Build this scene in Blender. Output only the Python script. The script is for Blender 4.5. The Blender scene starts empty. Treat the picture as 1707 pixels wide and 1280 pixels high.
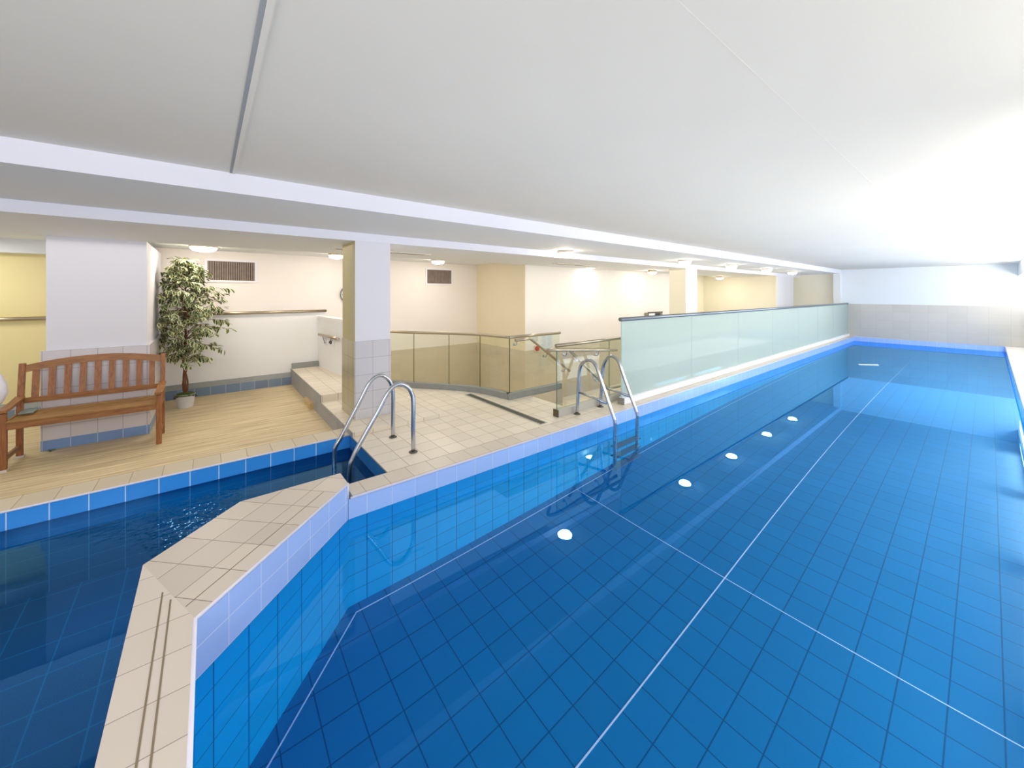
import bpy, math, random
from mathutils import Vector, Matrix
random.seed(7)
SC = bpy.context.scene
COL = SC.collection
PI = math.pi

# ------------------------------------------------------------------ materials
def lin(c):
    if isinstance(c, str):
        c = [int(c[i:i+2], 16) / 255 for i in (0, 2, 4)]
    return tuple(((x / 12.92) if x <= 0.04045 else ((x + 0.055) / 1.055) ** 2.4) for x in c) + (1.0,)

def newmat(name):
    m = bpy.data.materials.new(name); m.use_nodes = True
    nt = m.node_tree
    for n in list(nt.nodes): nt.nodes.remove(n)
    out = nt.nodes.new('ShaderNodeOutputMaterial')
    return m, nt, out

def N(nt, t, **kw):
    n = nt.nodes.new(t)
    for k, v in kw.items():
        if k in n.inputs.keys() if False else hasattr(n, k): setattr(n, k, v)
    return n

def math_(nt, op, a, b=None, c=None, clamp=False):
    n = nt.nodes.new('ShaderNodeMath'); n.operation = op; n.use_clamp = clamp
    for i, v in enumerate((a, b, c)):
        if v is None: continue
        if isinstance(v, (int, float)): n.inputs[i].default_value = v
        else: nt.links.new(v, n.inputs[i])
    return n.outputs[0]

def mixc(nt, fac, a, b):
    n = nt.nodes.new('ShaderNodeMix'); n.data_type = 'RGBA'
    for s, v in ((0, fac), (6, a), (7, b)):
        if isinstance(v, (int, float)): n.inputs[s].default_value = v
        elif isinstance(v, tuple): n.inputs[s].default_value = v
        else: nt.links.new(v, n.inputs[s])
    return n.outputs[2]

def bsdf(nt, out, color, rough=.5, metal=0., spec=.5):
    b = nt.nodes.new('ShaderNodeBsdfPrincipled')
    if isinstance(color, tuple): b.inputs['Base Color'].default_value = color
    else: nt.links.new(color, b.inputs['Base Color'])
    b.inputs['Roughness'].default_value = rough
    b.inputs['Metallic'].default_value = metal
    b.inputs['Specular IOR Level'].default_value = spec
    nt.links.new(b.outputs[0], out.inputs[0])
    return b

def paint(name, c, rough=.6, var=.03, scale=1.3, spec=.3):
    m, nt, out = newmat(name)
    tc = nt.nodes.new('ShaderNodeTexCoord')
    no = nt.nodes.new('ShaderNodeTexNoise'); no.inputs['Scale'].default_value = scale; no.inputs['Detail'].default_value = 3
    nt.links.new(tc.outputs['Object'], no.inputs['Vector'])
    col = lin(c); lo = tuple(x * (1 - 2 * var) for x in col[:3]) + (1,)
    bsdf(nt, out, mixc(nt, no.outputs[0], lo, col), rough, 0, spec)
    return m

def tile(name, c, grout, su, sv=None, ou=0, ov=0, gw=.004, rough=.25, var=.06, spec=.5, stain=0., stainc='8a7860', hx=None):
    """square tiles laid out in metres over the UV map"""
    sv = sv or su
    m, nt, out = newmat(name)
    uv = nt.nodes.new('ShaderNodeUVMap')
    sp = nt.nodes.new('ShaderNodeSeparateXYZ'); nt.links.new(uv.outputs[0], sp.inputs[0])
    masks = []; cells = []
    for k, (s, o) in enumerate(((su, ou), (sv, ov))):
        q = math_(nt, 'DIVIDE', math_(nt, 'SUBTRACT', sp.outputs[k], o), s)
        f = math_(nt, 'FRACT', q)
        d = math_(nt, 'MULTIPLY', math_(nt, 'MINIMUM', f, math_(nt, 'SUBTRACT', 1.0, f)), s)
        masks.append(math_(nt, 'LESS_THAN', d, gw / 2))
        cells.append(math_(nt, 'FLOOR', q))
    g = math_(nt, 'MAXIMUM', masks[0], masks[1])
    cb = nt.nodes.new('ShaderNodeCombineXYZ')
    nt.links.new(cells[0], cb.inputs[0]); nt.links.new(cells[1], cb.inputs[1])
    wn = nt.nodes.new('ShaderNodeTexWhiteNoise'); wn.noise_dimensions = '2D'
    nt.links.new(cb.outputs[0], wn.inputs['Vector'])
    col = lin(c)
    lo = tuple(x * (1 - 2 * var) for x in col[:3]) + (1,)
    cc = mixc(nt, wn.outputs[0], lo, col)
    if stain:
        no = nt.nodes.new('ShaderNodeTexNoise'); no.inputs['Scale'].default_value = 1.1; no.inputs['Detail'].default_value = 6
        nt.links.new(uv.outputs[0], no.inputs['Vector'])
        f = math_(nt, 'MULTIPLY', math_(nt, 'SUBTRACT', no.outputs[0], .45, clamp=True), 3 * stain, clamp=True)
        cc = mixc(nt, f, cc, lin(stainc))
    cc = mixc(nt, g, cc, lin(grout))
    b = bsdf(nt, out, cc, rough, 0, spec)
    return m

def metal(name, c, rough=.25):
    m, nt, out = newmat(name)
    bsdf(nt, out, lin(c), rough, 1.0)
    return m

def wood(name, c1, c2, axis='Y', scale=6., rough=.45):
    m, nt, out = newmat(name)
    tc = nt.nodes.new('ShaderNodeTexCoord'); mp = nt.nodes.new('ShaderNodeMapping')
    nt.links.new(tc.outputs['Object'], mp.inputs[0])
    sc = {'X': (1, 12, 12), 'Y': (12, 1, 12), 'Z': (12, 12, 1)}[axis]
    mp.inputs['Scale'].default_value = sc
    no = nt.nodes.new('ShaderNodeTexNoise'); no.inputs['Scale'].default_value = scale; no.inputs['Detail'].default_value = 6
    no.inputs['Distortion'].default_value = .8
    nt.links.new(mp.outputs[0], no.inputs['Vector'])
    cr = nt.nodes.new('ShaderNodeValToRGB'); cr.color_ramp.elements[0].position = .3; cr.color_ramp.elements[1].position = .7
    cr.color_ramp.elements[0].color = lin(c2); cr.color_ramp.elements[1].color = lin(c1)
    nt.links.new(no.outputs[0], cr.inputs[0])
    bsdf(nt, out, cr.outputs[0], rough)
    return m

def glass_pane(name, tint, refl=1.0, milk=0., milkc='d5e6dc'):
    m, nt, out = newmat(name)
    tr = nt.nodes.new('ShaderNodeBsdfTransparent'); tr.inputs[0].default_value = lin(tint)
    gl = nt.nodes.new('ShaderNodeBsdfGlossy'); gl.inputs['Roughness'].default_value = .02
    fr = nt.nodes.new('ShaderNodeFresnel'); fr.inputs[0].default_value = 1.45
    base = tr.outputs[0]
    if milk:
        df = nt.nodes.new('ShaderNodeBsdfDiffuse'); df.inputs[0].default_value = lin(milkc)
        tl = nt.nodes.new('ShaderNodeBsdfTranslucent'); tl.inputs[0].default_value = lin(milkc)
        m1 = nt.nodes.new('ShaderNodeMixShader'); m1.inputs[0].default_value = .55
        nt.links.new(df.outputs[0], m1.inputs[1]); nt.links.new(tl.outputs[0], m1.inputs[2])
        m2 = nt.nodes.new('ShaderNodeMixShader'); m2.inputs[0].default_value = milk
        nt.links.new(base, m2.inputs[1]); nt.links.new(m1.outputs[0], m2.inputs[2]); base = m2.outputs[0]
    mx = nt.nodes.new('ShaderNodeMixShader')
    nt.links.new(math_(nt, 'MULTIPLY', fr.outputs[0], .8 * refl), mx.inputs[0])
    nt.links.new(base, mx.inputs[1]); nt.links.new(gl.outputs[0], mx.inputs[2])
    nt.links.new(mx.outputs[0], out.inputs[0])
    return m

def water(name, tint, bump=0., bscale=3., dist=.02, spot=None, boost=1.9):
    m, nt, out = newmat(name)
    rf = nt.nodes.new('ShaderNodeBsdfRefraction'); rf.inputs['Color'].default_value = lin(tint)
    rf.inputs['IOR'].default_value = 1.33; rf.inputs['Roughness'].default_value = 0
    gl = nt.nodes.new('ShaderNodeBsdfGlossy'); gl.inputs['Roughness'].default_value = 0; gl.inputs[0].default_value = lin('86c8ff')
    fr = nt.nodes.new('ShaderNodeFresnel'); fr.inputs[0].default_value = 1.33
    if bump:
        tc = nt.nodes.new('ShaderNodeTexCoord')
        no = nt.nodes.new('ShaderNodeTexNoise'); no.inputs['Scale'].default_value = bscale; no.inputs['Detail'].default_value = 2
        nt.links.new(tc.outputs['Object'], no.inputs['Vector'])
        bp = nt.nodes.new('ShaderNodeBump'); bp.inputs['Strength'].default_value = bump; bp.inputs['Distance'].default_value = dist
        h = no.outputs[0]
        if spot:
            ge = nt.nodes.new('ShaderNodeNewGeometry')
            vm = nt.nodes.new('ShaderNodeVectorMath'); vm.operation = 'DISTANCE'; vm.inputs[1].default_value = spot[:3]
            nt.links.new(ge.outputs['Position'], vm.inputs[0])
            g = math_(nt, 'POWER', 2.718, math_(nt, 'MULTIPLY', math_(nt, 'POWER', math_(nt, 'DIVIDE', vm.outputs['Value'], spot[3]), 2.0), -1.0))
            n2 = nt.nodes.new('ShaderNodeTexNoise'); n2.inputs['Scale'].default_value = 16; n2.inputs['Detail'].default_value = 2
            nt.links.new(tc.outputs['Object'], n2.inputs['Vector'])
            h = math_(nt, 'ADD', math_(nt, 'MULTIPLY', h, .04), math_(nt, 'MULTIPLY', n2.outputs[0], g))
        nt.links.new(h, bp.inputs['Height'])
        for n in (gl,): nt.links.new(bp.outputs[0], n.inputs['Normal'])
    mx = nt.nodes.new('ShaderNodeMixShader')
    nt.links.new(math_(nt, 'MULTIPLY', fr.outputs[0], boost, clamp=True), mx.inputs[0])
    nt.links.new(rf.outputs[0], mx.inputs[1]); nt.links.new(gl.outputs[0], mx.inputs[2])
    nt.links.new(mx.outputs[0], out.inputs[0])
    return m

def emit(name, c, s):
    m, nt, out = newmat(name)
    e = nt.nodes.new('ShaderNodeEmission'); e.inputs[0].default_value = lin(c); e.inputs[1].default_value = s
    nt.links.new(e.outputs[0], out.inputs[0])
    return m

# ------------------------------------------------------------------ mesh builder
class MB:
    def __init__(s): s.v = []; s.f = []; s.uv = []; s.sm = []
    def face(s, pts, uv=None, smooth=False):
        pts = [Vector(p) for p in pts]
        n = Vector((0, 0, 0))
        for i in range(len(pts)):
            a, b = pts[i], pts[(i + 1) % len(pts)]
            n += Vector(((a.y - b.y) * (a.z + b.z), (a.z - b.z) * (a.x + b.x), (a.x - b.x) * (a.y + b.y)))
        if n.length: n.normalize()
        if uv is None:
            if abs(n.z) > .7: uv = [(p.x, p.y) for p in pts]
            else:
                t = Vector((-n.y, n.x, 0)).normalized()
                if abs(t.x) > abs(t.y):
                    if t.x < 0: t = -t
                elif t.y < 0: t = -t
                uv = [(p.dot(t), p.z) for p in pts]
        i0 = len(s.v); s.v += pts
        s.f.append(list(range(i0, i0 + len(pts)))); s.uv.append(uv); s.sm.append(smooth)
        return s
    def prism(s, poly, z0, z1, top=True, bottom=True, sides=None):
        a = sum(poly[i][0] * poly[(i + 1) % len(poly)][1] - poly[(i + 1) % len(poly)][0] * poly[i][1] for i in range(len(poly)))
        if a < 0: poly = poly[::-1]
        if top: s.face([(x, y, z1) for x, y in poly])
        if bottom: s.face([(x, y, z0) for x, y in poly[::-1]])
        for i in range(len(poly)):
            if sides is not None and i not in sides: continue
            (x0, y0), (x1, y1) = poly[i], poly[(i + 1) % len(poly)]
            s.face([(x0, y0, z0), (x1, y1, z0), (x1, y1, z1), (x0, y0, z1)])
        return s
    def box(s, x0, x1, y0, y1, z0, z1):
        return s.prism([(x0, y0), (x1, y0), (x1, y1), (x0, y1)], z0, z1)
    def beam(s, p, q, w, h, up=(0, 0, 1)):
        """rectangular bar from p to q, w wide, h high (along up)"""
        p, q = Vector(p), Vector(q); d = (q - p).normalized(); up = Vector(up)
        sd = d.cross(up)
        if sd.length < 1e-4: sd = d.cross(Vector((1, 0, 0)))
        sd.normalize(); u = sd.cross(d).normalized()
        c = [(-w/2, -h/2), (w/2, -h/2), (w/2, h/2), (-w/2, h/2)]
        A = [p + sd * a + u * b for a, b in c]; B = [q + sd * a + u * b for a, b in c]
        s.face(A[::-1] if False else [A[0], A[1], A[2], A[3]]); s.face(B[::-1])
        for i in range(4):
            j = (i + 1) % 4
            s.face([A[i], B[i], B[j], A[j]])
        return s
    def tube(s, pts, r, seg=12, caps=True):
        pts = [Vector(p) for p in pts]; n = len(pts)
        d0 = (pts[1] - pts[0]).normalized()
        u = d0.cross(Vector((0, 0, 1)))
        if u.length < 1e-3: u = d0.cross(Vector((1, 0, 0)))
        u.normalize(); rings = []
        for i, p in enumerate(pts):
            d = ((pts[min(i + 1, n - 1)] - p).normalized() + (p - pts[max(i - 1, 0)]).normalized())
            d.normalize()
            u = (u - d * u.dot(d)).normalized(); w = d.cross(u)
            rr = r[i] if isinstance(r, (list, tuple)) else r
            rings.append([p + (u * math.cos(2 * PI * k / seg) + w * math.sin(2 * PI * k / seg)) * rr for k in range(seg)])
        for i in range(n - 1):
            for k in range(seg):
                j = (k + 1) % seg
                s.face([rings[i][k], rings[i][j], rings[i + 1][j], rings[i + 1][k]], smooth=True)
        if caps: s.face(rings[0][::-1]); s.face(rings[-1])
        return s
    def lathe(s, prof, c=(0, 0, 0), seg=28, smooth=True):
        c = Vector(c)
        R = [[c + Vector((r * math.cos(2 * PI * k / seg), r * math.sin(2 * PI * k / seg), z)) for k in range(seg)] for r, z in prof]
        for i in range(len(R) - 1):
            for k in range(seg):
                j = (k + 1) % seg
                s.face([R[i][k], R[i][j], R[i + 1][j], R[i + 1][k]], smooth=smooth)
        return s
    def build(s, name, mat, parent=None, origin=None, bevel=0., merge=True):
        if parent is not None:
            origin = Vector((0, 0, 0)); q = parent
            while q is not None: origin += q.location; q = q.parent
        elif origin is None:
            xs = [p.x for p in s.v]; ys = [p.y for p in s.v]; zs = [p.z for p in s.v]
            origin = Vector(((min(xs) + max(xs)) / 2, (min(ys) + max(ys)) / 2, min(zs)))
        origin = Vector(origin)
        me = bpy.data.meshes.new(name)
        me.from_pydata([p - origin for p in s.v], [], s.f)
        ul = me.uv_layers.new(name='UVMap')
        k = 0
        for fi, f in enumerate(s.f):
            for q in range(len(f)): ul.data[k].uv = s.uv[fi][q]; k += 1
        me.polygons.foreach_set('use_smooth', s.sm)
        me.materials.append(mat)
        o = bpy.data.objects.new(name, me); COL.objects.link(o)
        if parent is not None:
            o.parent = parent
        o.location = (0, 0, 0) if parent is not None else origin
        if merge:
            import bmesh
            bm = bmesh.new(); bm.from_mesh(me); bmesh.ops.remove_doubles(bm, verts=bm.verts, dist=1e-5)
            bmesh.ops.recalc_face_normals(bm, faces=bm.faces); bm.to_mesh(me); bm.free()
        if bevel:
            b = o.modifiers.new('bevel', 'BEVEL'); b.width = bevel; b.segments = 2; b.limit_method = 'ANGLE'
        return o

def smooth_path(pts, n=8):
    """Catmull-Rom through the points"""
    P = [Vector(p) for p in pts]; P = [P[0] * 2 - P[1]] + P + [P[-1] * 2 - P[-2]]
    out = []
    for i in range(1, len(P) - 2):
        a, b, c, d = P[i - 1:i + 3]
        for k in range(n):
            t = k / n
            out.append(.5 * ((2 * b) + (c - a) * t + (2 * a - 5 * b + 4 * c - d) * t * t + (3 * b - a - 3 * c + d) * t ** 3))
    out.append(P[-2]); return out

def struct(o):
    o['kind'] = 'structure'; return o
def tag(o, label, cat, group=None):
    o['label'] = label; o['category'] = cat
    if group: o['group'] = group
    return o
def thing(name, label, cat, loc, group=None):
    o = bpy.data.objects.new(name, None); COL.objects.link(o); o.location = loc; o.empty_display_size = .1
    return tag(o, label, cat, group)

# ------------------------------------------------------------------ palette
WHITE = paint('white_ceiling_paint', 'e8e3d8', .7)
BEAMW = paint('white_beam_paint', 'e9e8f2', .6)
SOFFIT = paint('grey_white_soffit_paint', 'e8ebed', .7)
CREAM = paint('cream_wall_paint', 'f2ebe5', .6)
LOWW = paint('pale_half_wall_paint', 'f4f4f4', .6)
YELL = paint('yellow_wall_paint', 'ecdfa6', .6)
NIBP = paint('shaded_sand_wall_paint', 'ede2c6', .6)  # nib walls: shade of their less lit side put into the colour
FARY = paint('pale_yellow_wall_and_column_shade', 'ece6d2', .6)
COLSHADE = paint('shaded_olive_column_paint', 'c2b58a', .6)
COLTSHADE = tile('shaded_olive_column_tile', 'b7ab86', '958a6c', .2, .2, ou=.14, ov=.957, gw=.005, rough=.25, var=.02)
COLW = paint('white_column_paint', 'e4e2ea', .6)
FARW = paint('white_far_wall_paint', 'e9edf0', .6)
DECK = tile('beige_deck_tile', 'efe4d2', 'a08c70', .2, ou=.01, ov=.19, gw=.005, rough=.35, var=.05, stain=.3, stainc='ccba98')
COPE = tile('beige_coping_tile', 'ddd2c2', 'a89880', .197, ou=-2.99, ov=.95, gw=.005, rough=.35, var=.04)
DADO = tile('beige_dado_tile', 'd4c8b2', 'c6baa2', .3, .2, gw=.003, rough=.3, var=.03)
FARD = tile('grey_beige_far_wall_tile', 'cfc9c0', 'bcb5aa', .4, .3, gw=.005, rough=.3, var=.03)
COLT = tile('grey_column_tile', 'cfcbd0', 'a9a6a8', .2, .2, ou=.14, ov=.957, gw=.005, rough=.25, var=.02)
COL1T = tile('lilac_grey_column_tile', 'd6d0d4', 'a8a2a4', .2, .2, ou=.035, ov=.91, gw=.005, rough=.25, var=.02)
BLUET = tile('dusty_blue_skirting_tile', '7f9fd0', 'c9cfd8', .2, .3, ou=.035, ov=.05, gw=.005, rough=.2, var=.05)
SKIRT = tile('slate_blue_skirting_tile', '7d93ad', 'b9bdb8', .2, .3, ou=.03, ov=.05, gw=.006, rough=.25, var=.08)
GREYS = tile('grey_step_riser_tile', 'a4a5a6', '8f8f8f', .2, .3, gw=.004, rough=.5, var=.08)
STONE = paint('grey_stone_upstand', '9da09e', .6, var=.12, scale=14)
PERI = tile('periwinkle_waterline_tile', 'b2cefe', 'e6eaff', .197, .4, ou=.952 - .197, ov=.2, gw=.004, rough=.12, var=.02)
POOLW = tile('bright_blue_pool_wall_tile', '00c4fa', '006aa0', .197, .197, ou=.952 - .197, ov=-.163, gw=.006, rough=.5, var=.04, spec=.03)
POOLF = tile('blue_pool_floor_tile', '007ab4', '005280', .197, .197, ou=-1.325, ov=3.25, gw=.007, rough=.5, var=.04, spec=.03)
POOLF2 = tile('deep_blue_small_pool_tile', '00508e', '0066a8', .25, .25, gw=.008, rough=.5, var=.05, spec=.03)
CURBT = tile('sky_blue_curb_tile', '3f9cf2', 'cfe4fb', .197, .4, ou=-1.107, ov=.2, gw=.007, rough=.15, var=.03)
LINEW = paint('white_lane_tile', 'cfe8ff', .4)
TRIM = paint('pale_bullnose_trim', 'f0ecfa', .3)
STEEL = metal('brushed_steel', 'b9bbc0', .22)
BRONZE = metal('warm_steel_rail', 'b7aa94', .3)
DSTEEL = metal('dark_steel_rail', '8f959c', .3)
GLASS = glass_pane('clear_glass', 'fafcf7', .22)
FROST = glass_pane('frosted_green_glass', 'e6f2ec', .5, .82, 'deebe8')
WATER = water('pool_water', 'ffffff', .05, 1.2, .004)
WATER2 = water('small_pool_water', 'ffffff', 1., 3., .018, (-3.64, -.09, -.14, .34), 1.35)
TEAK = wood('teak_bench_wood_lengthwise', 'a9733f', '805029', 'Y')
TEAKZ = wood('teak_bench_wood_upright', 'a96e3d', '7f4a27', 'Z')
TEAKX = wood('teak_bench_wood_crosswise', 'a9733f', '805029', 'X')
SEATW = wood('teak_bench_seat_wood', 'b08850', '84592c', 'Y')

# ------------------------------------------------------------------ world heights
ZW, ZW2 = -.163, -.14          # water levels
ZP = -.14                      # timber floor
ZC, ZS1, ZS2 = 2.37, 2.23, 2.133
XP, XR, YF = -2.972, .3, 17.9
PF = ZW - 1.15
YB = -3.2

# ------------------------------------------------------------------ ceilings and beams
m = MB().box(-3.33, 1.6, YB, YF + .2, ZC, ZC + .15); struct(m.build('ceiling', WHITE))
m = MB().box(-4.6, -3.33, YB, YF + .2, ZS1, ZC + .15); o = struct(m.build('ceiling', SOFFIT)); o.data.materials.append(BEAMW)
for p in o.data.polygons:
    if abs(p.normal.x) > .7: p.material_index = 1
m = MB().box(-6.3, -4.6, YB, YF + .2, ZS2, ZC + .15); o = struct(m.build('ceiling', SOFFIT)); o.data.materials.append(BEAMW)
for p in o.data.polygons:
    if abs(p.normal.x) > .7: p.material_index = 1
m = MB().box(-8.3, -6.3, YB, YF + .2, ZS1, ZC + .15); struct(m.build('ceiling', SOFFIT))
# fascia over the yellow wall on the left, beam along the right wall
m = MB().box(-8.06, -7.9, YB, -1.2, 2.05, ZS1); struct(m.build('trim_1', SOFFIT))
m = MB().box(.52, 1.1, YB, YF, 2.01, ZC); struct(m.build('trim_2', FARW))
# ceiling joints
JO = paint('ceiling_joint_shadow', 'a4a6a8', .8)
m = MB().box(-3.33, 1.6, .118, .133, ZC - .004, ZC + .01); struct(m.build('trim_3', JO))
m = MB().box(-3.33, 1.6, .133, .150, ZC - .006, ZC + .01); struct(m.build('trim_4', WHITE))
m = MB().box(-.568, -.562, .6, 6.3, ZC - .0006, ZC + .01); struct(m.build('trim_5', WHITE))
m = MB().box(-3.33, .52, 6.3, 6.312, ZC - .0006, ZC + .01); struct(m.build('trim_6', WHITE))

# ------------------------------------------------------------------ walls
XB = -8.06
m = MB().box(XB - .15, XB, -1.2, 5.3, .28, ZS1); struct(m.build('wall_left', CREAM))
m = MB().box(XB - .15, XB, YB, -1.2, -.3, ZS1); struct(m.build('wall_left', YELL))
m = MB().box(XB - .15, XB, -1.2, 5.3, -1.1, .28); struct(m.build('wall_left', DADO))
m = MB().box(XB, -6.19, 5.3, 5.6, .288, ZS1).box(XB, -6.19, 12.6, 12.9, .288, ZS1); struct(m.build('wall_nib', NIBP))
m = MB().box(XB, -6.185, 5.295, 5.6, -1.1, .288); struct(m.build('wall_nib', DADO))
m = MB().box(-6.4, -6.189, 5.31, 12.9, .288, ZS1); struct(m.build('wall_corridor', CREAM))
m = MB().box(-6.4, -6.185, 5.6, 12.9, -1.1, .288); struct(m.build('wall_corridor', DADO))
m = MB().box(-7.3, -7.1, 12.9, 15.5, -1.1, ZS1); struct(m.build('wall_corridor', FARY))
m = MB().box(-7.3, -4.66, 15.47, 15.6, -1.1, ZS1); struct(m.build('wall_recess', FARY))
m = MB().box(-5.0, -3.46, YF, YF + .2, -1.1, ZS1 + .02); struct(m.build('wall_back', paint('cream_end_wall_paint', 'f6f2e2', .6)))
m = MB().box(-3.46, 1.6, YF, YF + .2, 1.15, ZC); struct(m.build('wall_back', FARW))
m = MB().box(-3.46, 1.6, YF - .006, YF + .2, 0, 1.15); struct(m.build('wall_back', FARD))
m = MB().box(1.1, 1.25, YB, YF, 1.15, ZC); struct(m.build('wall_right', FARW))
m = MB().box(1.094, 1.25, YB, YF, 0, 1.15); struct(m.build('wall_right', FARD))
# half wall behind the planter corner, and the low oblique wall beyond it
m = MB().box(XB, -8.0, -1.2, 1.78, -.14, 1.165); o = struct(m.build('wall_half', LOWW))
m = MB().box(XB, -8.0, YB, -1.2, -.14, 1.165); o = struct(m.build('wall_half', YELL))
m = MB().prism([(-8.0, 1.64), (-6.6, 1.76), (-6.6, 1.84), (-8.0, 1.84)], -.1, 1.08); struct(m.build('wall_half', LOWW))
m = MB().prism([(-8.0, 1.625), (-6.6, 1.745), (-6.6, 1.85), (-8.0, 1.85)], 1.035, 1.085); struct(m.build('trim_7', LOWW))
# tile band and sloping grey ledge at the foot of the half wall
m = MB().box(-8.0, -7.93, YB, 1.195, ZP, .0); struct(m.build('baseboard_left', SKIRT))
m = MB()
pr = [(-7.93, 0.), (-8.0, .075), (-8.0, 0.)]
m.face([(-7.93, YB, 0), (-7.93, 1.195, 0), (-8.0, 1.195, .075), (-8.0, YB, .075)])
m.face([(-7.93, 1.195, 0), (-8.0, 1.195, 0), (-8.0, 1.195, .075)]); m.face([(-7.93, YB, 0), (-8.0, YB, .075), (-8.0, YB, 0)])
m.face([(-7.93, YB, 0), (-8.0, YB, 0), (-8.0, 1.195, 0), (-7.93, 1.195, 0)])
struct(m.build('trim_8', STONE))
m = MB().box(-8.0, -7.93, 1.2, 1.64, .14, .235); struct(m.build('baseboard_left', STONE))

# ------------------------------------------------------------------ floors
# timber duck board floor
def slat_mat():
    m, nt, out = newmat('weathered_timber_strips')
    tc = nt.nodes.new('ShaderNodeTexCoord'); sp = nt.nodes.new('ShaderNodeSeparateXYZ'); nt.links.new(tc.outputs['Object'], sp.inputs[0])
    f = math_(nt, 'FRACT', math_(nt, 'DIVIDE', sp.outputs[0], .062))
    g = math_(nt, 'LESS_THAN', f, .11)
    mp = nt.nodes.new('ShaderNodeMapping'); mp.inputs['Scale'].default_value = (14, 1.1, 1); nt.links.new(tc.outputs['Object'], mp.inputs[0])
    no = nt.nodes.new('ShaderNodeTexNoise'); no.inputs['Scale'].default_value = 1.6; no.inputs['Detail'].default_value = 6; nt.links.new(mp.outputs[0], no.inputs[0])
    n2 = nt.nodes.new('ShaderNodeTexNoise'); n2.inputs['Scale'].default_value = 1.1; n2.inputs['Detail'].default_value = 3; nt.links.new(tc.outputs['Object'], n2.inputs[0])
    cr = nt.nodes.new('ShaderNodeValToRGB'); cr.color_ramp.elements[0].position = .32; cr.color_ramp.elements[1].position = .68
    cr.color_ramp.elements[0].color = lin('bda67a'); cr.color_ramp.elements[1].color = lin('eedbb4')
    nt.links.new(no.outputs[0], cr.inputs[0])
    c = mixc(nt, math_(nt, 'MULTIPLY', n2.outputs[0], .55), cr.outputs[0], lin('d2be93'))
    c = mixc(nt, math_(nt, 'MULTIPLY', g, .5), c, lin('6a5738'))
    bsdf(nt, out, c, .5)
    return m
m = MB().box(-8.0, -4.55, YB, 1.195, ZP - .05, ZP); struct(m.build('floor', slat_mat()))
# tiled landing, step and deck
curve = [(-6.75, 2.02), (-6.3, 2.3), (-5.8, 2.6), (-5.33, 2.98), (-4.87, 3.26), (-4.30, 3.39)]
cpath = [(p.x, p.y) for p in smooth_path([(x, y, 0) for x, y in curve], 6)]
m = MB().prism([(-3.19, 1.1925), (-3.19, 3.74), (-4.3, 3.74)] + cpath[::-1] + [(-8.0, 1.8), (-8.0, 1.1925)], -.25, 0); struct(m.build('floor', DECK))
m = MB().prism([(-4.2, 1.196), (-4.2, 2.3), (-5.3, 2.3), (-6.7, 1.96), (-8.0, 1.7), (-8.0, 1.196)], 0, .045); struct(m.build('floor', DECK))
m = MB().prism([(-5.63, 1.196), (-5.63, 1.95), (-6.7, 1.95), (-8.0, 1.64), (-8.0, 1.196)], .045, .14); struct(m.build('floor', DECK))
m = MB().box(-8.0, -5.63, 1.1845, 1.1915, ZP, .14).box(-5.63, -4.551, 1.1845, 1.1915, ZP, .045).box(-4.551, -4.2, 1.1905, 1.1922, -.01, .045); struct(m.build('baseboard_step', GREYS))
# lower corridor floor, stairs and the wall under the glass
m = MB().box(XB, -3.42, 1.9, YF, -1.05, -.9); struct(m.build('floor', DECK))
m = MB()
for k in range(5):
    m.box(-4.24, -3.42, 3.74 + .26 * k, 3.74 + .26 * (k + 1), -.9, -.16 * (k + 1))
struct(m.build('floor', DECK))
m = MB().box(-4.36, -4.24, 3.39, 4.42, -.9, -.002); struct(m.build('wall_stair', DADO))
m = MB().box(-3.42, -3.19, 3.74, YF, -.9, 0); struct(m.build('floor', DECK))
m = MB()
for (x0, y0), (x1, y1) in zip(cpath, cpath[1:]):
    m.face([(x0, y0, -.9), (x1, y1, -.9), (x1, y1, -.25), (x0, y0, -.25)])
struct(m.build('wall_stair', DADO))

# ------------------------------------------------------------------ the lap pool
lap = thing('lap_pool', 'long narrow blue-tiled lap pool running to the far wall on the right', 'pool', (-1.335, 8.5, PF))
PIER_R = [(XP, .815), (-2.149, -.045), (XR, -.045)]
m = MB().prism([(XP, .815), (-2.149, -.045), (XR, -.045), (XR, YF), (XP, YF)], PF - .1, PF); m.build('pool_floor', POOLF, lap)
m = MB()
loop = [(XP, .815), (-2.149, -.045), (XR, -.045), (XR, YF), (XP, YF)]
for i in range(5):
    (x0, y0), (x1, y1) = loop[i], loop[(i + 1) % 5]
    m.face([(x0, y0, PF), (x1, y1, PF), (x1, y1, ZW), (x0, y0, ZW)])
m.build('pool_wall', POOLW, lap)
m = MB()
for i in (2, 3, 4):
    (x0, y0), (x1, y1) = loop[i], loop[(i + 1) % 5]
    m.face([(x0, y0, ZW), (x1, y1, ZW), (x1, y1, -.012), (x0, y0, -.012)])
m.build('waterline_tile_band', PERI, lap)
m = MB().box(-3.19, XP - .003, .85, YF, -.3, -.002); m.build('coping', COPE, lap)
m = MB().box(XR + .003, 1.1, -.045, YF, -.3, -.002); m.build('ledge', paint('cream_ledge_paint', 'efe9e0', .4), lap)
m = MB().tube([(XP + .001, .83, -.008), (XP + .001, YF, -.008)], .009, 8).tube([(XR, 0, -.008), (XR, YF, -.008)], .009, 8)
m.build('bullnose_trim', TRIM, lap)
def floorline(pts, w=.012):
    m = MB()
    for a, b in zip(pts, pts[1:]):
        m.beam((a[0], a[1], PF + .001), (b[0], b[1], PF + .001), w, .004)
    return m
m = floorline([(-1.325, .02), (-1.325, YF - .1)], .008); m.build('lane_line', LINEW, lap)
m = floorline([(XP + .07, 3.25), (XR - .05, 3.25)], .006); m.build('lane_line', LINEW, lap)
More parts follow.
